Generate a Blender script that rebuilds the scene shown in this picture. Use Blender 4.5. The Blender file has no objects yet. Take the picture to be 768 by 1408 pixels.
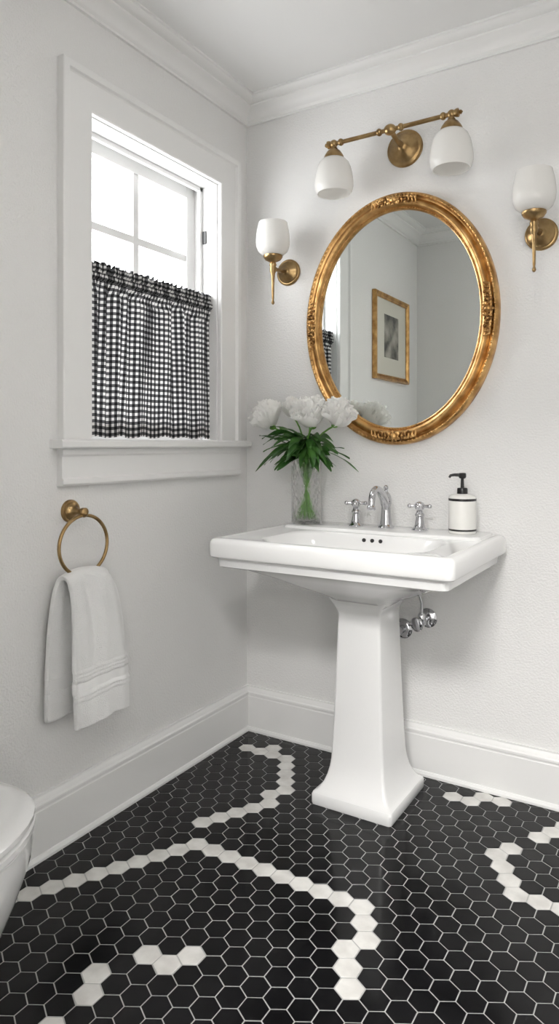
import bpy, bmesh, math, random
from math import sin, cos, pi, radians, sqrt
from mathutils import Vector, Matrix, noise

scene = bpy.context.scene
W, DP, H = 2.15, 2.04, 2.56      # room width (x), depth (y from 0 to -DP), height

# ------------------------------------------------------------------ materials
def principled(name, color=(0.8,0.8,0.8), rough=0.5, metal=0.0, **kw):
    m = bpy.data.materials.new(name); m.use_nodes = True
    b = m.node_tree.nodes['Principled BSDF']
    b.inputs['Base Color'].default_value = (*color, 1)
    b.inputs['Roughness'].default_value = rough
    b.inputs['Metallic'].default_value = metal
    for k, v in kw.items():
        b.inputs[k.replace('_', ' ')].default_value = v
    return m

def add_bump(m, scale=100, strength=0.2, dist=0.002, detail=3, tex='noise'):
    nt = m.node_tree; b = nt.nodes['Principled BSDF']
    tc = nt.nodes.new('ShaderNodeTexCoord')
    if tex == 'noise':
        t = nt.nodes.new('ShaderNodeTexNoise'); t.inputs['Detail'].default_value = detail; out = t.outputs[0]
    else:
        t = nt.nodes.new('ShaderNodeTexVoronoi'); out = t.outputs[0]
    t.inputs['Scale'].default_value = scale
    bp = nt.nodes.new('ShaderNodeBump'); bp.inputs['Strength'].default_value = strength
    bp.inputs['Distance'].default_value = dist
    nt.links.new(tc.outputs['Object'], t.inputs['Vector'])
    nt.links.new(out, bp.inputs['Height'])
    nt.links.new(bp.outputs[0], b.inputs['Normal'])
    return m

def vary_color(m, c1, c2, scale=8, detail=4):
    nt = m.node_tree; b = nt.nodes['Principled BSDF']
    tc = nt.nodes.new('ShaderNodeTexCoord')
    t = nt.nodes.new('ShaderNodeTexNoise'); t.inputs['Scale'].default_value = scale; t.inputs['Detail'].default_value = detail
    r = nt.nodes.new('ShaderNodeValToRGB')
    r.color_ramp.elements[0].color = (*c1,1); r.color_ramp.elements[1].color = (*c2,1)
    r.color_ramp.elements[0].position = 0.35; r.color_ramp.elements[1].position = 0.65
    nt.links.new(tc.outputs['Object'], t.inputs['Vector'])
    nt.links.new(t.outputs[0], r.inputs[0]); nt.links.new(r.outputs[0], b.inputs['Base Color'])
    return m

M = {}
M['wall'] = add_bump(principled('wall_paint', (0.80,0.795,0.785), 0.6), 150, 0.7, 0.0035, 2)
M['ceil'] = principled('ceiling_paint', (0.81,0.807,0.80), 0.7)
M['trim'] = principled('trim_paint', (0.83,0.827,0.817), 0.38)
M['sash'] = principled('sash_paint', (0.78,0.778,0.772), 0.4)
M['tileb'] = vary_color(principled('black_tile', (0.01,0.01,0.01), 0.12, Specular_IOR_Level=0.24), (0.002,0.002,0.0025), (0.006,0.006,0.007), 5)
M['tilew'] = vary_color(principled('white_tile', (0.7,0.69,0.66), 0.25), (0.60,0.585,0.56), (0.76,0.75,0.72), 18)
M['grout'] = add_bump(principled('grout', (0.40,0.40,0.39), 0.85), 300, 0.3, 0.001)
M['ceramic'] = principled('white_ceramic', (0.84,0.84,0.835), 0.10, Coat_Weight=0.4, Coat_Roughness=0.04)
M['chrome'] = principled('chrome', (0.62,0.62,0.64), 0.08, 1.0)
M['brass'] = vary_color(principled('antique_brass', (0.42,0.27,0.11), 0.30, 1.0), (0.28,0.18,0.08), (0.42,0.29,0.14), 30)
M['gold'] = add_bump(vary_color(principled('gilt_gold', (0.6,0.33,0.1), 0.30, 1.0), (0.40,0.215,0.075), (0.74,0.46,0.19), 22), 90, 0.35, 0.002)
M['golddk'] = principled('gilt_dark', (0.20,0.10,0.035), 0.45, 1.0)  # darker gilt for alternate ornament beads
M['mirror'] = principled('mirror_glass', (0.87,0.905,0.89), 0.0, 1.0)
M['towel'] = add_bump(principled('terry_cotton', (0.95,0.948,0.94), 0.95, Sheen_Weight=0.4), 380, 0.8, 0.006, 2)
M['towelband'] = add_bump(principled('towel_band', (0.86,0.858,0.85), 0.7), 120, 0.15, 0.001)
M['black'] = principled('black_plastic', (0.012,0.012,0.012), 0.3)
M['bottle'] = principled('bottle_glaze', (0.78,0.77,0.74), 0.25)
M['hole'] = principled('drain_hole', (0.01,0.01,0.01), 0.5)
M['leaf'] = vary_color(principled('leaf_green', (0.03,0.10,0.02), 0.4), (0.020,0.075,0.012), (0.06,0.17,0.03), 14)
M['stem'] = principled('stem_green', (0.12,0.28,0.05), 0.45)
M['petal'] = principled('peony_petal', (0.985,0.98,0.96), 0.6)
M['heart'] = principled('peony_heart', (0.88,0.82,0.62), 0.6)
M['mat'] = principled('mat_board', (0.62,0.60,0.53), 0.8)

def translucent_mix(m, col, fac):
    nt = m.node_tree; b = nt.nodes['Principled BSDF']; out = nt.nodes['Material Output']
    tr = nt.nodes.new('ShaderNodeBsdfTranslucent'); tr.inputs[0].default_value = (*col,1)
    mx = nt.nodes.new('ShaderNodeMixShader'); mx.inputs[0].default_value = fac
    nt.links.new(b.outputs[0], mx.inputs[1]); nt.links.new(tr.outputs[0], mx.inputs[2]); nt.links.new(mx.outputs[0], out.inputs[0])
translucent_mix(M['petal'], (0.985,0.98,0.955), 0.40)

def opal():
    m = principled('opal_glass', (0.88,0.87,0.85), 0.2)
    b = m.node_tree.nodes['Principled BSDF']
    b.inputs['Emission Color'].default_value = (1,0.97,0.93,1); b.inputs['Emission Strength'].default_value = 0.05
    translucent_mix(m, (0.9,0.89,0.86), 0.35)
    return m
M['opal'] = opal()

def pane():
    m = bpy.data.materials.new('window_pane'); m.use_nodes = True
    nt = m.node_tree; out = nt.nodes['Material Output']; nt.nodes.remove(nt.nodes['Principled BSDF'])
    t = nt.nodes.new('ShaderNodeBsdfTransparent'); g = nt.nodes.new('ShaderNodeBsdfGlossy'); g.inputs['Roughness'].default_value = 0.02
    mx = nt.nodes.new('ShaderNodeMixShader'); mx.inputs[0].default_value = 0.04
    nt.links.new(t.outputs[0], mx.inputs[1]); nt.links.new(g.outputs[0], mx.inputs[2]); nt.links.new(mx.outputs[0], out.inputs[0])
    return m
M['pane'] = pane()

def cutglass():
    m = principled('cut_glass', (1.0,1.0,1.0), 0.03, 0.0, Transmission_Weight=1.0, IOR=1.40)
    nt = m.node_tree; b = nt.nodes['Principled BSDF']; out = nt.nodes['Material Output']
    tc = nt.nodes.new('ShaderNodeTexCoord')
    v = nt.nodes.new('ShaderNodeTexVoronoi'); v.inputs['Scale'].default_value = 62
    bp = nt.nodes.new('ShaderNodeBump'); bp.inputs['Strength'].default_value = 0.8; bp.inputs['Distance'].default_value = 0.006
    nt.links.new(tc.outputs['Object'], v.inputs['Vector']); nt.links.new(v.outputs[0], bp.inputs['Height']); nt.links.new(bp.outputs[0], b.inputs['Normal'])
    t = nt.nodes.new('ShaderNodeBsdfTransparent')
    mx = nt.nodes.new('ShaderNodeMixShader'); mx.inputs[0].default_value = 0.50
    nt.links.new(b.outputs[0], mx.inputs[1]); nt.links.new(t.outputs[0], mx.inputs[2]); nt.links.new(mx.outputs[0], out.inputs[0])
    return m
M['glass'] = cutglass()

def gingham(period=0.0195):
    m = bpy.data.materials.new('gingham_cotton'); m.use_nodes = True
    nt = m.node_tree; N = nt.nodes; L = nt.links; b = N['Principled BSDF']; out = N['Material Output']
    uv = N.new('ShaderNodeUVMap'); uv.uv_map = 'UVMap'
    sp = N.new('ShaderNodeSeparateXYZ'); L.new(uv.outputs[0], sp.inputs[0])
    def stripe(sock):
        d = N.new('ShaderNodeMath'); d.operation = 'DIVIDE'; L.new(sock, d.inputs[0]); d.inputs[1].default_value = period
        f = N.new('ShaderNodeMath'); f.operation = 'FRACT'; L.new(d.outputs[0], f.inputs[0])
        g = N.new('ShaderNodeMath'); g.operation = 'GREATER_THAN'; L.new(f.outputs[0], g.inputs[0]); g.inputs[1].default_value = 0.48
        return g.outputs[0]
    a = stripe(sp.outputs[0]); c = stripe(sp.outputs[1])
    s = N.new('ShaderNodeMath'); s.operation = 'ADD'; L.new(a, s.inputs[0]); L.new(c, s.inputs[1])
    h = N.new('ShaderNodeMath'); h.operation = 'MULTIPLY'; L.new(s.outputs[0], h.inputs[0]); h.inputs[1].default_value = 0.5
    r = N.new('ShaderNodeValToRGB'); r.color_ramp.interpolation = 'CONSTANT'
    e = r.color_ramp.elements; e[0].position = 0; e[0].color = (0.76,0.75,0.74,1)
    e[1].position = 0.3; e[1].color = (0.10,0.10,0.105,1)
    x = e.new(0.8); x.color = (0.006,0.006,0.007,1)
    L.new(h.outputs[0], r.inputs[0]); L.new(r.outputs[0], b.inputs['Base Color'])
    b.inputs['Roughness'].default_value = 0.9
    tr = N.new('ShaderNodeBsdfTranslucent'); L.new(r.outputs[0], tr.inputs[0])
    mx = N.new('ShaderNodeMixShader'); mx.inputs[0].default_value = 0.12
    L.new(b.outputs[0], mx.inputs[1]); L.new(tr.outputs[0], mx.inputs[2]); L.new(mx.outputs[0], out.inputs[0])
    return m
M['gingham'] = gingham()

def artmat():
    m = principled('etching_print', (0.4,0.38,0.33), 0.7)
    return vary_color(m, (0.07,0.07,0.065), (0.36,0.34,0.30), 11, 6)
M['art'] = artmat()

def glow():
    m = bpy.data.materials.new('added_fill_glow'); m.use_nodes = True  # emissive surface of the added ceiling fill light
    b = m.node_tree.nodes['Principled BSDF']
    b.inputs['Emission Color'].default_value = (1,0.98,0.95,1); b.inputs['Emission Strength'].default_value = 18.0
    return m
M['glow'] = glow()

# ------------------------------------------------------------------ mesh builder
class Builder:
    def __init__(s, name, origin=(0,0,0)):
        s.name = name; s.o = Vector(origin); s.v = []; s.f = []; s.m = []; s.mats = []; s.uv = None
    def add(s, verts, faces, mat):
        if mat not in s.mats: s.mats.append(mat)
        k = len(s.v); mi = s.mats.index(mat)
        s.v += [Vector(p) for p in verts]
        for f in faces: s.f.append([i+k for i in f]); s.m.append(mi)
    def box(s, lo, hi, mat):
        x0,y0,z0 = lo; x1,y1,z1 = hi
        v = [(x0,y0,z0),(x1,y0,z0),(x1,y1,z0),(x0,y1,z0),(x0,y0,z1),(x1,y0,z1),(x1,y1,z1),(x0,y1,z1)]
        s.add(v, [(0,3,2,1),(4,5,6,7),(0,1,5,4),(1,2,6,5),(2,3,7,6),(3,0,4,7)], mat)
    def loft(s, loops, mat, cap0=True, cap1=True, closed=True):
        n = len(loops[0]); v = [p for l in loops for p in l]; f = []
        for i in range(len(loops)-1):
            for j in range(n if closed else n-1):
                k = (j+1) % n
                f.append((i*n+j, i*n+k, (i+1)*n+k, (i+1)*n+j))
        if cap0: f.append(tuple(reversed(range(n))))
        if cap1: f.append(tuple(range((len(loops)-1)*n, len(loops)*n)))
        s.add(v, f, mat)
    def lathe(s, prof, c, mat, axis=(0,0,1), seg=32, cap0=True, cap1=True):
        a = Vector(axis).normalized(); t = Vector((1,0,0)) if abs(a.x) < .9 else Vector((0,1,0))
        u = a.cross(t).normalized(); w = a.cross(u); c = Vector(c)
        s.loft([[c + a*h + (u*cos(2*pi*i/seg) + w*sin(2*pi*i/seg))*max(r,1e-5) for i in range(seg)] for r,h in prof], mat, cap0, cap1)
    def tube(s, pts, r, mat, seg=12, closed=False):
        pts = [Vector(p) for p in pts]; n = len(pts)
        rr = r if isinstance(r, (list,tuple)) else [r]*n
        loops = []; up = None
        for i,p in enumerate(pts):
            a = pts[(i-1)%n] if (closed or i>0) else p; b = pts[(i+1)%n] if (closed or i<n-1) else p
            d = (b-a).normalized()
            if up is None:
                t = Vector((0,0,1)) if abs(d.z) < .9 else Vector((1,0,0)); up = d.cross(t).normalized()
            up = (up - d*up.dot(d)).normalized(); w = d.cross(up)
            loops.append([p + (up*cos(2*pi*k/seg)+w*sin(2*pi*k/seg))*rr[i] for k in range(seg)])
        if closed: loops.append(loops[0]); s.loft(loops, mat, False, False)
        else: s.loft(loops, mat)
    def ball(s, c, r, mat, sc=(1,1,1), seg=16):
        c = Vector(c); k = seg//2; loops = []
        for i in range(k+1):
            t = pi*i/k
            loops.append([c + Vector((sc[0]*r*max(sin(t),1e-4)*cos(2*pi*j/seg), sc[1]*r*max(sin(t),1e-4)*sin(2*pi*j/seg), -sc[2]*r*cos(t))) for j in range(seg)])
        s.loft(loops, mat)
    def grid(s, fn, nu, nv, mat):
        v = [fn(i/nu, j/nv) for j in range(nv+1) for i in range(nu+1)]
        f = [(j*(nu+1)+i, j*(nu+1)+i+1, (j+1)*(nu+1)+i+1, (j+1)*(nu+1)+i) for j in range(nv) for i in range(nu)]
        s.add(v, f, mat)
    def done(s, smooth=True, angle=38, recalc=True, bevel=0, solid=0, weld=0):
        me = bpy.data.meshes.new(s.name)
        me.from_pydata([v - s.o for v in s.v], [], s.f)
        for m in s.mats: me.materials.append(M[m])
        me.polygons.foreach_set('material_index', s.m)
        if recalc:
            bm = bmesh.new(); bm.from_mesh(me)
            if weld: bmesh.ops.remove_doubles(bm, verts=bm.verts, dist=weld)
            bmesh.ops.recalc_face_normals(bm, faces=bm.faces); bm.to_mesh(me); bm.free()
        me.polygons.foreach_set('use_smooth', [smooth]*len(me.polygons))
        if smooth: me.set_sharp_from_angle(angle=radians(angle))
        ob = bpy.data.objects.new(s.name, me); ob.location = s.o
        scene.collection.objects.link(ob)
        if bevel:
            b = ob.modifiers.new('bevel', 'BEVEL'); b.width = bevel; b.segments = 2; b.limit_method = 'ANGLE'; b.angle_limit = radians(40)
        if solid:
            b = ob.modifiers.new('solid', 'SOLIDIFY'); b.thickness = solid; b.offset = 0
        return ob

def rr(cx, cy, hw, hd, r, z, n=6):
    r = min(r, hw-1e-4, hd-1e-4); out = []
    for (sx,sy,a0) in ((1,-1,-pi/2),(1,1,0),(-1,1,pi/2),(-1,-1,pi)):
        for i in range(n+1):
            a = a0 + pi/2*i/n
            out.append(Vector((cx+sx*(hw-r)+r*cos(a), cy+sy*(hd-r)+r*sin(a), z)))
    return out

# ------------------------------------------------------------------ room shell
T = 0.16
WY0, WY1, WZ0, WZ1 = -0.868, -0.198, 1.180, 2.184    # window opening in the left wall
b = Builder('wall_left')
b.box((-T,-DP-.12,0),(0,WY0,H),'wall'); b.box((-T,WY1,0),(0,.12,H),'wall')
b.box((-T,WY0,0),(0,WY1,WZ0),'wall'); b.box((-T,WY0,WZ1),(0,WY1,H),'wall'); b.done(False)
b = Builder('wall_back'); b.box((0,0,0),(W+.12,.12,H),'wall'); b.done(False)
b = Builder('wall_right'); b.box((W,-DP-.12,0),(W+.12,0,H),'wall'); b.done(False)
DX0, DX1, DZ = 1.02, 2.05, 2.12
b = Builder('wall_rear')
b.box((0,-DP-.12,0),(DX0,-DP,H),'wall'); b.box((DX1,-DP-.12,0),(W,-DP,H),'wall'); b.box((DX0,-DP-.12,DZ),(DX1,-DP,H),'wall'); b.done(False)
HY = -3.9
b = Builder('added_hall_enclosure')  # unseen hallway walls, added to dim the light entering through the doorway
b.box((.5,HY,0),(.6,-DP-.12,H),'wall'); b.box((2.5,HY,0),(2.6,-DP-.12,H),'wall'); b.box((.5,HY-.1,0),(2.6,HY,H),'wall'); b.box((W+.12,-DP-.12,0),(2.5,-DP-.02,H),'wall'); b.done(False)
b = Builder('ceiling'); b.box((-T,-DP-.12,H),(W+.12,.12,H+.1),'ceil'); b.box((.5,HY-.1,H),(2.6,-DP-.12,H+.1),'ceil'); b.done(False)  # second box roofs the added hallway enclosure

# floor: slab + individually modelled hexagonal mosaic tiles
pitch, gap = 0.0585, 0.0028
chains = [
 [(.103,-.137),(.206,-.127),(.328,-.212),(.389,-.301),(.398,-.411),(.389,-.508),(.344,-.586),(.26,-.662)],
 [(.05,-1.27),(.1165,-1.175),(.162,-1.096),(.222,-.997),(.28,-.916),(.284,-.812),(.3265,-.764),(.445,-.764),(.547,-.768),(.659,-.76),(.746,-.757),(.84,-.777),(.899,-.818),(.906,-.914),(.921,-.994),(.9585,-1.042)],
 [(.595,-1.109),(.543,-1.175)],
 [(.481,-1.275),(.5075,-1.322),(.487,-1.367),(.49,-1.43)],
 [(1.118,-.311),(1.121,-.41),(1.149,-.486),(1.20,-.507),(1.296,-.514),(1.42,-.56),(1.5,-.64)],
 [(.908,-.117),(.956,-.076),(1.0365,-.065)],
 [(1.18,-.183),(1.231,-.122),(1.32,-.10)],
]
b = Builder('floor')
FY = HY
b.box((-T,FY,-.1),(2.6,.12,-.0014),'grout')
R = (pitch-gap)/sqrt(3); rng = random.Random(3)
rowh = pitch*sqrt(3)/2
centers = []
row = 0; y = -.004
while y > -2.9:
    x = (pitch/2 if row % 2 else 0) + .020
    while x < 2.48:
        if x < W+.02 or y < -DP-.14: centers.append((x,y))
        x += pitch
    row += 1; y -= rowh
white = set()
for c in chains:
    for (ax,ay),(bx,by) in zip(c,c[1:]):
        n = max(2,int(math.hypot(bx-ax,by-ay)/.012))
        for i in range(n+1):
            px,py = ax+(bx-ax)*i/n, ay+(by-ay)*i/n
            k = min(range(len(centers)), key=lambda q:(centers[q][0]-px)**2+(centers[q][1]-py)**2)
            if math.hypot(centers[k][0]-px,centers[k][1]-py) < pitch*.47: white.add(k)
for k_,(x,y) in enumerate(centers):
    mt = 'tilew' if k_ in white else 'tileb'
    dz = rng.uniform(-.0002,.0002); tx = rng.uniform(-.008,.008); ty = rng.uniform(-.008,.008)
    v = []
    for rad, z in ((R,-.0013),(R,-.0008),(R-.0012,0)):
        for k in range(6):
            a = pi/6 + k*pi/3
            px, py = rad*cos(a), rad*sin(a)
            v.append((x+px, y+py, z+dz+(px*tx+py*ty if z > -.001 else 0)))
    f = [(i, (i+1)%6, 6+(i+1)%6, 6+i) for i in range(6)] + [(6+i, 6+(i+1)%6, 12+(i+1)%6, 12+i) for i in range(6)] + [tuple(range(12,18))]
    b.add(v, f, mt)
b.done(False, recalc=False)

# mitred mouldings
def moulding(name, wall, prof, s0, s1, m0=1, m1=1):
    b = Builder(name); loops = []
    for s, sg in ((s0, m0), (s1, -m1)):
        l = []
        for n, z in prof:
            q = s + sg*n
            if wall == 'back': p = (q, -n, z)
            elif wall == 'left': p = (n, q, z)
            elif wall == 'right': p = (W-n, q, z)
            else: p = (q, -DP+n, z)
            l.append(Vector(p))
        loops.append(l)
    b.loft(loops, 'trim'); return b.done(True, angle=25)
crown = [(0,2.478),(.010,2.478),(.010,2.487),(.014,2.490),(.018,2.494),(.021,2.503),(.028,2.513),(.040,2.522),(.052,2.528),(.056,2.531),(.056,2.537),(.066,2.539),(.080,2.545),(.087,2.552),(.094,2.553),(.094,2.5599),(0,2.5599)]
base = [(0,0),(.026,0),(.026,.008),(.022,.016),(.018,.018),(.018,.138),(.0165,.141),(.0165,.146),(.020,.149),(.020,.156),(.015,.160),(.012,.168),(.008,.174),(.008,.180),(0,.180)]
b = Builder('trim_1')     # crown moulding, one mitred ring round the room
b.loft([[Vector((0+n,-n,z)) for n,z in crown],[Vector((W-n,-n,z)) for n,z in crown],[Vector((W-n,-DP+n,z)) for n,z in crown],[Vector((n,-DP+n,z)) for n,z in crown],[Vector((0+n,-n,z)) for n,z in crown]],'trim',False,False)
b.done(True, angle=25)
moulding('baseboard_back','back',base,0,W); moulding('baseboard_left','left',base,-DP,0); moulding('baseboard_right','right',base,-DP,0)
moulding('baseboard_rear','rear',base,0,DX0-.09,1,0)

# door casing (camera looks in through this doorway)
b = Builder('trim_2')
for x0,x1 in ((DX0-.09,DX0),(DX1,DX1+.09)): b.box((x0,-DP,0),(x1,-DP+.02,DZ+.09),'trim')
b.box((DX0,-DP,DZ),(DX1,-DP+.02,DZ+.09),'trim')
b.box((DX0,-DP-.12,0),(DX0+.015,-DP,DZ),'trim'); b.box((DX1-.015,-DP-.12,0),(DX1,-DP,DZ),'trim'); b.box((DX0+.015,-DP-.12,DZ-.015),(DX1-.015,-DP,DZ),'trim')
b.done(False, bevel=.003)

# ------------------------------------------------------------------ window
def frame3(b, y0,y1,z0,z1, prof, mat, closed=False, fx=lambda n,d,y,z: (d,y,z)):
    loops = []
    for k in range(4):
        l = []
        for n,d in prof:
            y = y0-n if k in (0,1) else y1+n
            z = (z1+n) if k in (1,2) else ((z0-n) if closed else z0)
            l.append(Vector(fx(n,d,y,z)))
        loops.append(l)
    if closed: loops.append(loops[0]); b.loft(loops, mat, False, False)
    else: b.loft(loops, mat)
b = Builder('window_1')
frame3(b, WY0,WY1,WZ0,WZ1,[(-.004,0),(-.004,.016),(0,.019),(.086,.019),(.090,.022),(.094,.030),(.114,.030),(.117,.027),(.117,0)],'trim')
b.box((-.09,WY0,WZ0-.012),(0,WY1,WZ0+.006),'trim')
b.loft([[Vector((x,y,z)) for x,z in ((0,1.158),(.050,1.158),(.056,1.163),(.056,1.179),(.050,1.184),(0,1.184))] for y in (-1.012,-.045)],'trim')
b.loft([[Vector((x,y,z)) for x,z in ((0,1.158),(.026,1.158),(.026,1.140),(.022,1.134),(.022,1.072),(.028,1.068),(.028,1.054),(.022,1.047),(0,1.047))] for y in (-.985,-.081)],'trim')
b.box((-T,WY0,WZ0),(0,WY0+.008,WZ1),'sash'); b.box((-T,WY1-.008,WZ0),(0,WY1,WZ1),'sash'); b.box((-T,WY0,WZ1-.008),(0,WY1,WZ1),'sash')
b.box((-.085,WY1-.024,WZ0),(-.070,WY1-.008,WZ1-.008),'sash'); b.box((-.085,WY0+.008,WZ0),(-.070,WY0+.024,WZ1-.008),'sash')
b.box((-.085,WY0+.008,WZ1-.024),(-.070,WY1-.008,WZ1-.008),'sash')
def sash(x0,x1,z0,z1,mz,rail=.045,stile=.048):
    ya, yb = WY0+.008, WY1-.008
    b.box((x0,ya,z0),(x1,ya+stile,z1),'sash'); b.box((x0,yb-stile,z0),(x1,yb,z1),'sash')
    b.box((x0,ya+stile,z0),(x1,yb-stile,z0+rail),'sash'); b.box((x0,ya+stile,z1-rail),(x1,yb-stile,z1),'sash')
    yc = (ya+yb)/2; b.box((x0+.004,yc-.014,z0+rail),(x1-.004,yc+.014,z1-rail),'sash')
    b.box((x0+.005,ya+stile,mz-.014),(x1-.005,yb-stile,mz+.014),'sash')
    xm = (x0+x1)/2; b.box((xm-.0015,ya+stile-.004,z0+rail-.004),(xm+.0015,yb-stile+.004,z1-rail+.004),'pane')
sash(-.145,-.110,1.66,2.176,1.895)
sash(-.110,-.085,WZ0+.006,1.705,1.44)
b.box((-.068,WY1-.012,1.955),(-.050,WY1-.008,2.005),'black')
b.done(False, bevel=.0015)

# ------------------------------------------------------------------ cafe curtain
def build_curtain():
    rng = random.Random(5)
    ph = [rng.uniform(0,6.28) for _ in range(6)]
    ya, yb = -.862, -.186; NU = 460; NV = 44
    def off(s, z):
        k = (z-1.2)/.5
        a = 2*pi*11*s + 2.2*sin(2*pi*1.7*s+ph[0]) + .9*(1-k)*sin(2*pi*3*s+ph[4])
        w = .9*sin(a)*(.6+.4*sin(2*pi*2.1*s+ph[5])) + .6*sin(2*pi*6.3*s+ph[1]+1.2*(1-k)) + .28*sin(2*pi*34*s+ph[2])*max(0,k)**1.2
        return .0130*w
    def hx(s, z):
        return .0075*sin(2*pi*52*s+1.5*sin(7*s+1)) + .004*sin(2*pi*33*s+ph[3])
    verts=[]; faces=[]; uvs=[]
    z_top, z_rod_hi, z_rod_lo, z_bot = 1.746, 1.716, 1.692, 1.194
    rows = [z_top, 1.738, 1.730, 1.723, z_rod_hi, 1.712, 1.705, 1.698, z_rod_lo, 1.686, 1.676, 1.664] + [1.664 - (1.664-z_bot)*i/NV for i in range(1,NV+1)]
    for z in rows:
        pts = []
        for i in range(NU+1):
            s = i/NU
            if z >= z_rod_lo:
                x = -.028 + hx(s,z)*(.45 if z_rod_lo <= z <= z_rod_hi+.001 else 1.0)
                if z_rod_lo < z < z_rod_hi: x += .009
            else:
                bl = min(1,(z_rod_lo-z)/.05)
                x = -.028 + hx(s,z)*.6*(1-bl) + off(s,z)*bl
            k = (z_top - z)/(z_top-z_bot)
            y = ya + (yb-ya)*s + k*(.012*s-.003) + (.0045*k)*sin(2*pi*11*s+z*3)
            zz = z
            if z == z_top: zz = z + .005*sin(2*pi*26*s) + .003*sin(2*pi*47*s+1)
            if z <= 1.34: zz = z + .0035*sin(2*pi*6.3*s+ph[1])*(1.34-z)/.14
            pts.append((x,y,zz))
        acc = [0]
        for i in range(NU):
            acc.append(acc[-1] + math.hypot(pts[i+1][0]-pts[i][0], pts[i+1][1]-pts[i][1]))
        head = z >= z_rod_lo
        tot = 1.25 if head else .84
        for i,p in enumerate(pts):
            verts.append(p); uvs.append((acc[i]/acc[-1]*tot, z*(1.0 if not head else 1.25)))
    nr = len(rows)
    for j in range(nr-1):
        if rows[j] == z_rod_lo: continue
        for i in range(NU): faces.append((j*(NU+1)+i, j*(NU+1)+i+1, (j+1)*(NU+1)+i+1, (j+1)*(NU+1)+i))
    j = rows.index(z_rod_lo); k0 = len(verts)
    for i in range(NU+1):
        verts.append(verts[j*(NU+1)+i]); uvs.append((uvs[(j+1)*(NU+1)+i][0], z_rod_lo))
    for i in range(NU): faces.append((k0+i, k0+i+1, (j+1)*(NU+1)+i+1, (j+1)*(NU+1)+i))
    # doubled cloth: hem turned up at the back, header turned over at the back
    for hr in ([z for z in rows if z < 1.245], [z for z in rows if z >= z_rod_lo]):
        k0 = len(verts)
        for z in hr:
            idx = rows.index(z)
            for i in range(NU+1):
                p = verts[idx*(NU+1)+i]; verts.append((p[0]-(.0025 if z < 1.5 or z > 1.717 else .014),p[1],p[2])); uvs.append(uvs[idx*(NU+1)+i])
        for j in range(len(hr)-1):
            for i in range(NU): faces.append((k0+j*(NU+1)+i, k0+j*(NU+1)+i+1, k0+(j+1)*(NU+1)+i+1, k0+(j+1)*(NU+1)+i))
    me = bpy.data.meshes.new('gingham_cafe_curtain'); me.from_pydata(verts,[],faces)
    uvl = me.uv_layers.new(name='UVMap')
    for l in me.loops: uvl.data[l.index].uv = uvs[l.vertex_index]
    me.materials.append(M['gingham'])
    me.polygons.foreach_set('use_smooth',[True]*len(me.polygons))
    ob = bpy.data.objects.new('gingham_cafe_curtain', me); scene.collection.objects.link(ob)
    rb = Builder('rod'); rb.tube([(-.027,WY0+.008,1.704),(-.027,WY1-.008,1.704)],.005,'sash')
    r = rb.done(); r.parent = ob
build_curtain()

# ------------------------------------------------------------------ pedestal sink
SX = .659; BX = .649; e = .011
b = Builder('pedestal_sink', (SX,-.24,0))
cy = -.300
loops = [rr(SX,-.24,.098,.095,.03,.655), rr(SX,-.245,.12,.12,.06,.672), rr(SX,-.255,.175,.165,.10,.695), rr(SX,-.27,.24,.205,.12,.722),
  rr(SX,-.285,.30,.24,.12,.752), rr(SX-.005,-.295,.335,.262,.08,.772), rr(BX,cy,.362+e,.268,.022,.776), rr(BX,cy,.367+e,.273,.020,.779), rr(BX,cy,.369+e,.275,.020,.800),
  rr(BX,cy,.371+e,.277,.020,.805), rr(BX,cy,.384+e,.288,.020,.808), rr(BX,cy,.389+e,.293,.022,.812), rr(BX,cy,.391+e,.295,.024,.818), rr(BX,cy,.391+e,.295,.024,.852), rr(BX,cy,.389+e,.293,.024,.860),
  rr(BX,cy,.384+e,.288,.022,.866), rr(BX,cy,.376+e,.280,.020,.869), rr(BX,cy,.366+e,.270,.018,.870), rr(BX,cy,.360+e,.264,.016,.8685), rr(BX,cy,.352+e,.256,.014,.8665),
  rr(SX,-.375,.285,.170,.10,.8655), rr(SX,-.375,.278,.163,.10,.864), rr(SX,-.375,.272,.157,.10,.858), rr(SX,-.375,.262,.148,.10,.83), rr(SX,-.375,.24,.13,.10,.79), rr(SX,-.375,.20,.10,.09,.755), rr(SX,-.375,.12,.06,.055,.735), rr(SX,-.375,.03,.02,.015,.731)]
b.loft(loops,'ceramic')
b.loft([rr(BX,-.105,.362,.092,.02,.862), rr(BX,-.105,.360,.090,.02,.870), rr(BX,-.105,.356,.086,.02,.8745), rr(BX,-.105,.348,.078,.02,.8765)],'ceramic')
pl = [(.138,.150,.016,0),(.140,.152,.018,.006),(.140,.152,.018,.030),(.137,.149,.018,.037),(.131,.143,.018,.041),(.126,.138,.016,.044),(.120,.131,.016,.052),(.110,.122,.016,.068),(.102,.113,.016,.090),(.096,.106,.014,.115),(.093,.102,.014,.14),(.088,.098,.014,.22),(.083,.094,.014,.35),(.078,.090,.014,.50),(.075,.087,.014,.60),(.0755,.087,.014,.618),(.079,.090,.014,.630),(.084,.094,.014,.638),(.086,.096,.014,.646),(.092,.100,.014,.652),(.104,.108,.02,.668),(.112,.118,.02,.69)]
b.loft([rr(SX-.004,-.24,a,d,r*.7,z,4) for a,d,r,z in pl],'ceramic')
for dx in (-.03,0,.03): b.lathe([(.0065,0),(.0065,.004),(.0045,.0042)],(SX+dx,-.2215,.846),'hole',axis=(0,-1,.12),seg=16)
b.lathe([(.022,0),(.022,.003),(.01,.004)],(SX,-.375,.731),'chrome')
b.done(True, angle=30)

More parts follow.
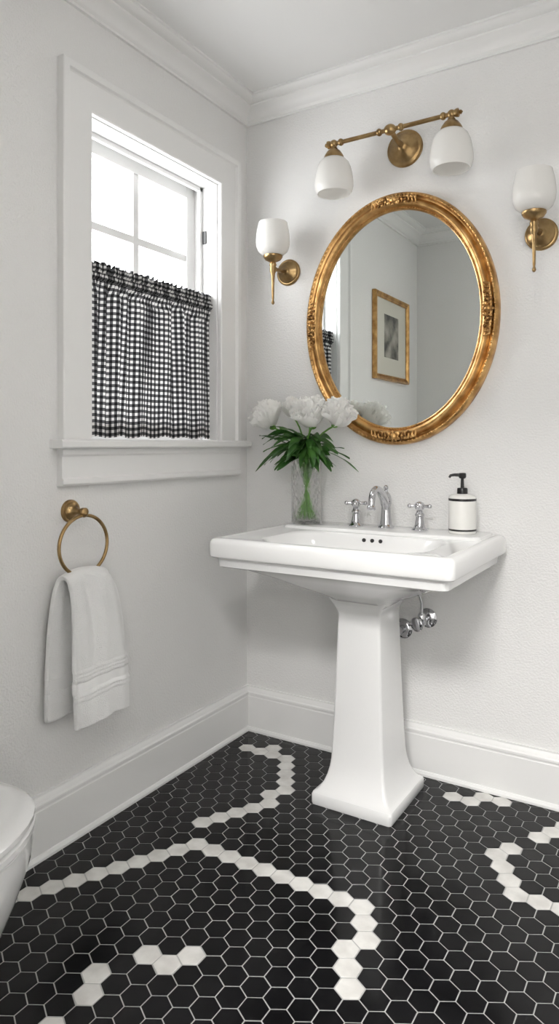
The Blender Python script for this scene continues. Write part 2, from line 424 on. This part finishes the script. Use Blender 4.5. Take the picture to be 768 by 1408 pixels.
# ------------------------------------------------------------------ faucet
FZ = .8765
b = Builder('widespread_faucet',(SX,-.105,FZ))
def handle(x, rot):
    c = (x,-.105,FZ)
    b.lathe([(.027,0),(.028,.003),(.026,.007),(.020,.011),(.0165,.020),(.013,.038),(.0125,.046),(.016,.050),(.016,.056),(.012,.060),(.010,.068),(.014,.072),(.0165,.078),(.0165,.088),(.013,.094),(.006,.098),(.001,.099)],c,'chrome',seg=28)
    for k in range(4):
        a = rot + k*pi/2; d = Vector((cos(a),sin(a),0)); o = Vector((x,-.105,FZ+.083))
        b.tube([o+d*.010,o+d*.020,o+d*.028],[.0055,.0048,.006],'chrome',10); b.ball(o+d*.034,.0078,'chrome')
handle(.544,.35); handle(.782,.2)
b.lathe([(.029,0),(.030,.004),(.027,.009),(.021,.014),(.019,.03),(.0165,.055),(.0155,.075),(.018,.082),(.020,.088),(.020,.10),(.018,.112),(.013,.122),(.007,.128),(.005,.134),(.0085,.139),(.0085,.145),(.004,.150),(.001,.151)],(SX,-.105,FZ),'chrome',seg=28)
sp = []
for i in range(15):
    t = i/14; 
    P0,P1,P2,P3 = Vector((SX,-.112,FZ+.094)),Vector((SX,-.165,FZ+.150)),Vector((SX,-.222,FZ+.165)),Vector((SX,-.232,FZ+.086))
    sp.append(P0*(1-t)**3+P1*3*t*(1-t)**2+P2*3*t*t*(1-t)+P3*t**3)
b.tube(sp,[.0165-.005*min(1,i/9) for i in range(15)],'chrome',16)
b.lathe([(.0125,0),(.0145,.003),(.0145,.012),(.011,.016)],(SX,-.232,FZ+.073),'chrome',seg=20)
b.done(True)

# plumbing behind the pedestal
b = Builder('shutoff_valve',(.775,0,.55))
c = (.775,0,.555)
b.lathe([(.034,.0005),(.034,.004),(.026,.010),(.012,.013)],c,'chrome',axis=(0,-1,0))
b.tube([(.775,-.01,.555),(.775,-.07,.555)],.009,'chrome'); b.lathe([(.014,0),(.016,.003),(.016,.026),(.014,.03)],(.775,-.045,.555),'chrome',axis=(0,-1,0))
b.lathe([(.012,0),(.014,.004),(.014,.022),(.009,.03)],(.775,-.065,.555),'chrome',axis=(0,0,1))
b.lathe([(.008,0),(.008,.02),(.02,.022),(.024,.027),(.024,.033),(.018,.037)],(.775,-.07,.555),'chrome',axis=(-.2,-1,-.1))
b.tube([(.775,-.065,.58),(.775,-.066,.62),(.765,-.075,.66),(.762,-.08,.735)],.005,'chrome')
b.done()
b = Builder('sink_drain_trap',(.66,0,.5))
b.lathe([(.036,.0005),(.036,.004),(.028,.011),(.02,.013)],(.682,0,.505),'chrome',axis=(0,-1,0))
b.tube([(.682,-.005,.505),(.682,-.06,.505),(.682,-.09,.502),(.68,-.125,.502)],.016,'chrome',16)
b.done()

# ------------------------------------------------------------------ soap bottle
b = Builder('soap_dispenser',(.929,-.105,FZ))
c = (.929,-.105,FZ)
b.lathe([(.040,0),(.0435,.002),(.0445,.005),(.0445,.116),(.0435,.121),(.039,.125),(.030,.129),(.016,.131),(.015,.134)],c,'bottle',seg=48)
b.lathe([(.0447,.010),(.0452,.011),(.0452,.015),(.0447,.016)],c,'black',seg=48); b.lathe([(.0447,.108),(.0453,.109),(.0453,.115),(.0447,.116)],c,'black',seg=48)
b.lathe([(.0172,.130),(.0172,.146),(.015,.150),(.006,.151),(.005,.180),(.010,.182),(.0125,.186),(.0125,.196),(.010,.199),(.001,.200)],c,'black',seg=28)
b.tube([(.929,-.105,FZ+.192),(.906,-.119,FZ+.193),(.896,-.125,FZ+.191),(.892,-.128,FZ+.184)],[.0062,.005,.0045,.004],'black')
b.done()

# ------------------------------------------------------------------ mirror
MX, MZ = .662, 1.622
b = Builder('oval_gilt_mirror',(MX,0,MZ))
AX, AZ = .366, .454
NS = 160
prof = [(0,.001),(0,.020),(-.002,.028),(-.006,.034),(-.011,.036),(-.016,.033),(-.019,.028),(-.024,.027),(-.032,.036),(-.038,.041),(-.044,.041),(-.049,.036),(-.052,.028),(-.055,.026),(-.059,.028),(-.062,.025),(-.063,.012)]
loops = []
for n,d in prof:
    loops.append([Vector((MX+(AX+n)*cos(2*pi*i/NS), -d, MZ+(AZ+n)*sin(2*pi*i/NS))) for i in range(NS)])
b.loft(loops,'gold',True,False)
ins = .061
b.add([Vector((MX+(AX-ins)*cos(2*pi*i/NS), -.018, MZ+(AZ-ins)*sin(2*pi*i/NS))) for i in range(NS)],[tuple(range(NS))],'mirror')
def ell(a_off, d, n, r, sc=(1,1,1), mat='gold', skip=None):
    L = 2*pi
    for i in range(n):
        t = L*i/n
        b.ball((MX+(AX+a_off)*cos(t), -d, MZ+(AZ+a_off)*sin(t)), r, mat, sc, 8)
ell(-.011,.034,150,.0056); ell(-.057,.027,190,.0030)
rng = random.Random(11)
def ornament(t0, span):
    for s in (-1,1):
        for k in range(6):
            t = t0 + s*span*(k+.35)/6
            nx, nz = cos(t), sin(t)
            for q in (-.022,-.031,-.040):
                wv = .5+.5*cos(k*2.1+q*200)
                rad = .0086*(1-.11*k)*(0.7+.5*wv)
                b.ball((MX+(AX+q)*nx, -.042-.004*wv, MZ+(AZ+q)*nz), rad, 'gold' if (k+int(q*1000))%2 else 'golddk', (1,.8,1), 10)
            p = [Vector((MX+(AX-.031+.013*sin(u*pi*1.3))*cos(t+s*u*.05), -.045, MZ+(AZ-.031+.013*sin(u*pi*1.3))*sin(t+s*u*.05))) for u in (0,.25,.5,.75,1)]
            b.tube(p,[.0015,.0035,.004,.003,.001],'gold',8)
    b.ball((MX+(AX-.031)*cos(t0), -.046, MZ+(AZ-.031)*sin(t0)), .0125, 'gold', (1,.8,1), 14)
    for k in range(7):
        a = k*2*pi/7
        b.ball((MX+(AX-.031)*cos(t0)+.014*cos(a), -.044, MZ+(AZ-.031)*sin(t0)+.014*sin(a)), .0062, 'gold', (1,.8,1), 10)
for t0, sp_ in ((0,.19),(pi/2,.24),(pi,.19),(3*pi/2,.24)): ornament(t0, sp_)
b.done(True, angle=50)

# ------------------------------------------------------------------ sconces
def sconce(name, x):
    z = 1.853; b = Builder(name,(x,0,z)); yo = -.12
    b.lathe([(.052,.0005),(.052,.006),(.048,.010),(.044,.010),(.042,.014),(.034,.016),(.031,.020),(.020,.022),(.016,.030),(.010,.034)],(x,0,z),'brass',axis=(0,-1,0),seg=40)
    b.tube([(x,-.02,z),(x,-.06,z-.006),(x,-.095,z-.008),(x,yo,z-.004)],[.010,.0075,.0075,.008],'brass',14)
    b.lathe([(.001,-.148),(.0045,-.145),(.0065,-.140),(.0045,-.134),(.0035,-.130),(.0045,-.122),(.0055,-.06),(.0075,-.035),(.0085,-.028),(.012,-.022),(.013,-.010),(.011,-.002),(.014,.004),(.012,.010),(.010,.014),(.018,.018),(.030,.024),(.034,.030),(.037,.034),(.037,.040),(.033,.041),(.001,.041)],(x,yo,z),'brass',seg=32)
    b.lathe([(.028,.040),(.042,.044),(.056,.056),(.0635,.074),(.0655,.094),(.0645,.115),(.061,.138),(.0565,.158),(.055,.166),(.052,.166),(.0535,.157),(.058,.137),(.0612,.115),(.0622,.094),(.060,.077),(.053,.060),(.040,.048),(.020,.044)],(x,yo,z),'opal',seg=48)
    b.done(True, angle=60)
sconce('wall_sconce', .202); sconce('wall_sconce.001', 1.158)

# vanity bar light
VX, VZ = .680, 2.237
b = Builder('vanity_bar_light',(VX,0,VZ))
b.lathe([(.067,.0005),(.067,.006),(.062,.012),(.056,.012),(.053,.017),(.044,.020),(.041,.024),(.026,.028),(.020,.036),(.012,.042)],(VX+.01,0,VZ),'brass',axis=(0,-1,0),seg=48)
yo, bz = -.12, 2.262
b.tube([(VX+.01,-.03,VZ),(VX+.004,-.07,VZ+.008),(VX,-.10,bz-.002),(VX,yo,bz)],[.012,.009,.009,.009],'brass',14)
b.ball((VX,yo,bz),.019,'brass',(1.2,1,1))
XL, XR = .463, .897
b.tube([(XL-.012,yo,bz),(XR+.012,yo,bz)],.0075,'brass',16)
for x,s in ((VX-.04,1),(VX+.04,1),(XL+.028,1),(XR-.028,1)): b.lathe([(.0075,-.009),(.011,-.006),(.013,0),(.011,.006),(.0075,.009)],(x,yo,bz),'brass',axis=(1,0,0),seg=20)
for x,s in ((XL,-1),(XR,1)):
    b.ball((x,yo,bz),.0145,'brass'); b.lathe([(.010,0),(.012,.014),(.014,.018),(.014,.024),(.006,.028),(.0075,.032),(.001,.038)],(x,yo,bz),'brass',axis=(s,0,0),seg=20)
    b.lathe([(.009,0),(.009,-.014),(.013,-.016),(.013,-.020),(.024,-.028),(.032,-.040),(.036,-.048),(.036,-.056),(.030,-.057),(.001,-.057)],(x,yo,bz),'brass',seg=32)
    b.lathe([(.029,-.054),(.042,-.058),(.054,-.070),(.062,-.088),(.067,-.110),(.0705,-.135),(.071,-.155),(.067,-.172),(.061,-.182),(.058,-.181),(.064,-.170),(.068,-.154),(.0675,-.135),(.064,-.111),(.059,-.090),(.051,-.074),(.040,-.062),(.020,-.058)],(x,yo,bz),'opal',seg=48)
b.done(True, angle=60)

# ------------------------------------------------------------------ towel ring + towel
RY, RZ = -.937, .972
b = Builder('towel_ring',(0,RY,RZ))
b.lathe([(.034,.0005),(.034,.006),(.031,.010),(.027,.010),(.025,.015),(.018,.018),(.012,.026),(.0095,.036),(.0095,.050),(.0125,.054),(.0125,.066),(.009,.070),(.001,.072)],(0,RY,RZ),'brass',axis=(1,0,0),seg=36)
b.ball((.060,RY,RZ-.004),.0125,'brass')
rc = RZ-.010-.087
b.tube([(.060,RY+.092*sin(2*pi*i/64),rc+.087*cos(2*pi*i/64)) for i in range(64)],.0052,'brass',12,closed=True)
b.done()

def build_towel():
    b = Builder('hand_towel',(.06,-.93,.80)); zt = rc-.087+.016
    path = []
    for i in range(41): path.append((-1, .385+(zt-.385-.016)*i/40))
    for i in range(1,10): path.append((cos(pi-pi*i/10), zt-.016+.018*sin(pi*i/10)))
    for i in range(111): path.append((1, zt-.016-(zt-.016-.366)*i/110))
    NU = 64; rows = []
    for sd, z in path:
        k = max(0,min(1,(zt-z)/.43)); ease = 1-(1-min(1,k*2.2))**2
        if sd >= 0.0: cyy = -.935+.036*ease; hw = .078+.028*ease
        else: cyy = -.937-.022*ease; hw = .076+.012*ease
        if -1 < sd < 1: cyy=-.936; hw=.0775
        rowp = []
        for i in range(NU+1):
            s = i/NU*2-1
            fold = (1-.5*k)*(.011*sin(s*4.4+.6)+.005*sin(s*10+1.0)) + .004*sin(s*6+z*8)+ .0018*sin(z*23+s*3)
            arch = 0.0
            if z > zt-.06: arch = -.016*s*s*min(1,(z-(zt-.06))/.04)
            x = .060 + sd*(.022+.007*k) + fold*(.9 if sd>0 else .4)*min(1,k*6+.25)
            zz = z + arch + .005*sin(s*3.2+.4)*k
            x += .014*k if sd>0 else -.004*k
            if sd>0:
                for zr in (.448,.458,.502,.512,.522): x += .0045*math.exp(-((z-zr)/.003)**2)
                if .463<z<.497: x -= .002
            rowp.append(Vector((x, cyy+hw*s+.003*sin(z*17)*s, zz)))
        rows.append(rowp)
    n = NU+1
    v = [p for r in rows for p in r]; f = [(j*n+i, j*n+i+1, (j+1)*n+i+1, (j+1)*n+i) for j in range(len(rows)-1) for i in range(NU)]
    fa = []; fb = []
    for q in f:
        zc = v[q[0]].z
        (fb if (.463 < zc < .497) else fa).append(q)
    b.add(v, fa+fb, 'towel')
    b.mats.append('towelband')
    for i in range(len(fa), len(f)): b.m[i] = 1
    ob = b.done(True, angle=80, solid=.014)
    sb = ob.modifiers.new('sub','SUBSURF'); sb.levels = 1; sb.render_levels = 1
build_towel()

# ------------------------------------------------------------------ vase with peonies
VC = Vector((.349,-.120,FZ))
b = Builder('glass_vase', VC)
b.lathe([(.001,.0),(.050,0),(.054,.003),(.056,.008),(.056,.10),(.057,.20),(.058,.244),(.0575,.247),(.056,.248),(.0545,.246),(.0535,.20),(.0525,.10),(.0525,.014),(.048,.010),(.001,.010)],VC,'glass',seg=64,cap0=False,cap1=False)
b.done(True, angle=60, weld=.00005)

b = Builder('peony_bouquet', VC+Vector((0,0,.02)))
def peony(c, R, seed, lean=(0,0), full=1.0):
    rng = random.Random(seed); c = Vector(c)
    rot = Matrix.Rotation(lean[0],3,'X') @ Matrix.Rotation(lean[1],3,'Y')
    base_ = Vector((0,0,-R*.80))
    def petal(th, az, L, wd, cup, ruf, curl):
        d = Vector((sin(th)*cos(az), sin(th)*sin(az), cos(th)))
        side = Vector((-sin(az), cos(az), 0)); nrm = side.cross(d)
        if nrm.z < 0 and th < pi/2: nrm = -nrm
        p1,p2,p3 = [rng.uniform(0,6.3) for _ in range(3)]; tw = rng.uniform(-.3,.3)
        sd = side*cos(tw)+nrm*sin(tw); nn = nrm*cos(tw)-side*sin(tw)
        def fn(u, t):
            s = u*2-1
            w = wd*(sin(pi*min(1.0,.06+.60*t))**.75)
            notch = 1-.10*s*s-.05*abs(sin(s*4+p3))*t
            r = L*t*notch
            q = base_ + d*r + sd*(w*s) + nn*(cup*L*(s*s*.6*t) + curl*L*(t**2.2)*.5)
            q += nn*(ruf*R*t*t*(sin(s*6.5+p1)+.5*sin(s*12+p2))) + d*(ruf*R*.5*t*t*sin(s*8+p2))
            return c + rot@q
        b.grid(fn, 10, 7, 'petal')
    # broad cupped guard petals
    for i in range(7):
        petal(radians(66+rng.uniform(-7,9)), 2*pi*i/7+rng.uniform(-.2,.2), R*rng.uniform(1.15,1.28), R*.62, .50, .05, .85)
    for i in range(8):
        petal(radians(50+rng.uniform(-7,7)), 2*pi*(i+.5)/8+rng.uniform(-.2,.2), R*rng.uniform(1.30,1.45), R*.52, .45, .06, .45)
    n = int(44*full)
    for i in range(n):
        f = (i+.5)/n; th = math.acos(1-f*.52)
        L = R*(1.80-.36*f)*rng.uniform(.88,1.05)
        petal(th*.95, i*2.39996, L, R*rng.uniform(.26,.40), .34, .075, rng.uniform(-.05,.30))
    b.ball(c+rot@base_, R*.22, 'stem', (1,1,.7))
    return c+rot@base_
blooms = [((.185,-.140,1.280),.064,1,(.20,-.45)),((.262,-.075,1.310),.046,2,(.15,-.1)),((.405,-.195,1.283),.068,3,(.45,.05)),((.508,-.175,1.280),.060,4,(.25,.40)),((.335,-.060,1.308),.038,6,(.1,.1))]
for i,(c,R_,sd,ln) in enumerate(blooms):
    top = peony(c,R_,sd,ln)
    c = Vector(c); neck = Vector((VC.x+(c.x-VC.x)*.16, VC.y+(c.y-VC.y)*.2, FZ+.25))
    bot = Vector((VC.x-(c.x-VC.x)*.18, VC.y-(c.y-VC.y)*.2, FZ+.02))
    pts = []
    for k in range(13):
        t = k/12
        if t < .5: pts.append(bot.lerp(neck, t*2))
        else:
            u = (t-.5)*2; pts.append(neck.lerp(top,u)+Vector(((c.x-VC.x)*-.12*sin(pi*u),0,.012*sin(pi*u))))
    b.tube(pts,.0032,'stem',8)
rng = random.Random(21)
def leaf(p0, az, el, L, wd, droop):
    d = Vector((cos(az)*cos(el), sin(az)*cos(el), sin(el))); side = Vector((-sin(az),cos(az),0)); 
    ph = rng.uniform(0,6); roll = rng.uniform(-.6,.6); sd = side*cos(roll)+Vector((0,0,1))*sin(roll)
    def fn(u, t):
        s = u*2-1; w = wd*sin(pi*min(1,t*.96+.02))**.8*(1-.25*t)
        return p0 + d*L*t + Vector((0,0,-droop*L*t*t)) + sd*w*s + Vector((0,0,1))*(.25*w*abs(s)) + Vector((0,0,.003*sin(t*8+ph)*s))
    b.grid(fn, 4, 10, 'leaf')
for i in range(80):
    az = 2*pi*i/80*3.0 + rng.uniform(-.3,.3)
    if sin(az) > .45: az = -az
    rr0 = rng.uniform(.0,.045); z0 = FZ+.240+rng.uniform(0,.09)
    p0 = VC + Vector((cos(az)*rr0, sin(az)*rr0*.6, z0-FZ))
    leaf(p0, az, rng.uniform(-.25,.60), rng.uniform(.09,.165), rng.uniform(.012,.020), rng.uniform(.2,.6))
for i in range(13):
    a = i*2.4; q = Vector((cos(a),sin(a),0)); k=.6+.4*rng.random()
    b.tube([VC+q*-.038*k+Vector((0,0,.018)), VC+q*.002+Vector((0,0,.12)), VC+q*.030*k+Vector((0,0,.255)), VC+q*.050+Vector((0,0,.31))],.0026,'stem',8)
    if i%2: leaf(VC+q*.01+Vector((0,0,.16)), a, 1.25, .08, .009, 0)
b.done(True, angle=80, recalc=False)

# ------------------------------------------------------------------ toilet (left foreground)
def egg(cx, yb, yf, hw, z, n=40, p=2.25):
    yb -= .012; yf -= .012
    ym = yb+(yf-yb)*.42; out = []
    for i in range(n):
        a = 2*pi*i/n; c_, s_ = cos(a), sin(a)
        xx = hw*abs(s_)**(2/p)*(1 if s_>=0 else -1)
        yy = (yf-ym)*c_ if c_ >= 0 else (ym-yb)*abs(c_)**(2/3.2)*-1
        out.append(Vector((cx+xx, ym+yy, z)))
    return out
TX = .332
b = Builder('toilet',(TX,-1.7,0))
b.loft([egg(TX,-1.97,-1.51,.14,0), egg(TX,-1.97,-1.50,.145,.02), egg(TX,-1.96,-1.51,.135,.06), egg(TX,-1.95,-1.49,.135,.12), egg(TX,-1.95,-1.43,.154,.19), egg(TX,-1.94,-1.395,.174,.26), egg(TX,-1.93,-1.37,.186,.32), egg(TX,-1.92,-1.366,.189,.355), egg(TX,-1.92,-1.366,.189,.379), egg(TX,-1.92,-1.375,.181,.384)],'ceramic')
b.loft([egg(TX,-1.86,-1.372,.183,.386), egg(TX,-1.86,-1.364,.190,.390), egg(TX,-1.86,-1.364,.190,.401), egg(TX,-1.86,-1.370,.184,.405)],'ceramic')
b.loft([egg(TX,-1.87,-1.370,.183,.4075), egg(TX,-1.87,-1.364,.190,.411), egg(TX,-1.87,-1.364,.190,.421), egg(TX,-1.87,-1.372,.183,.428), egg(TX,-1.86,-1.40,.155,.433), egg(TX,-1.83,-1.45,.11,.435)],'ceramic')
b.loft([rr(TX,-1.925,.20,.085,.03,.379), rr(TX,-1.925,.21,.092,.03,.41), rr(TX,-1.925,.225,.098,.03,.74), rr(TX,-1.925,.225,.098,.03,.745)],'ceramic')
b.loft([rr(TX,-1.925,.232,.105,.03,.745), rr(TX,-1.925,.235,.108,.03,.75), rr(TX,-1.925,.235,.108,.03,.768), rr(TX,-1.925,.228,.10,.03,.775)],'ceramic')
b.tube([(TX-.16,-1.822,.69),(TX-.16,-1.805,.69),(TX-.10,-1.803,.685)],.006,'chrome')
b.done(True, angle=35)

# ------------------------------------------------------------------ framed print on the left wall (seen in the mirror)
b = Builder('framed_print',(0,-1.57,1.80))
PY0,PY1,PZ0,PZ1 = -1.800,-1.340,1.580,2.025
frame3(b,PY0,PY1,PZ0,PZ1,[(0,.012),(0,.018),(.006,.022),(.010,.018),(.020,.026),(.027,.028),(.032,.022),(.032,.001)],'gold',closed=True)
b.box((.001,PY0-.005,PZ0-.005),(.011,PY1+.005,PZ1+.005),'mat')
b.box((.0111,PY0+.12,PZ0+.105),(.0121,PY1-.12,PZ1-.085),'art')
b.done(False)

# added fill light in fixture form, unseen behind the field of view
b = Builder('added_ceiling_fill',(1.30,-1.35,H))
b.lathe([(.17,-.0005),(.17,-.02),(.16,-.03)],(1.30,-1.35,H),'brass',seg=48); b.lathe([(.155,-.028),(.15,-.05),(.11,-.075),(.05,-.088),(.001,-.09)],(1.30,-1.35,H),'glow',seg=48)
b.done()

# ------------------------------------------------------------------ light
world = bpy.data.worlds.new('World'); scene.world = world; world.use_nodes = True
bg = world.node_tree.nodes['Background']; bg.inputs[0].default_value = (0.975,0.99,1.0,1); bg.inputs[1].default_value = 11.0
def area(name, loc, rot, sx, sy, power=0, color=(1,1,1), portal=False):
    l = bpy.data.lights.new(name,'AREA'); l.shape = 'RECTANGLE'; l.size = sx; l.size_y = sy; l.energy = power; l.color = color
    if portal: l.cycles.is_portal = True
    o = bpy.data.objects.new(name,l); o.location = loc; o.rotation_euler = rot; scene.collection.objects.link(o); return o
area('window_portal',(-.17,(WY0+WY1)/2,(WZ0+WZ1)/2),(0,-pi/2,0),1.0,.67,1,portal=True)
area('added_hallway_fill',(1.5,-3.0,H-.02),(0,0,0),.6,.6,118,(1,.985,.965))  # added fill lamp, out of view, brightens the room through the doorway

# ------------------------------------------------------------------ camera
cam = bpy.data.cameras.new('camera'); co = bpy.data.objects.new('camera', cam); scene.collection.objects.link(co)
co.location = (1.600,-2.362,1.170); co.rotation_euler = (pi/2, 0, radians(31.4))
cam.sensor_fit = 'VERTICAL'; cam.sensor_height = 36; cam.lens = 36*948/1408; cam.shift_y = -93/1408; cam.clip_start = .02
scene.camera = co
scene.view_settings.view_transform = 'Standard'
scene.view_settings.look = 'None'
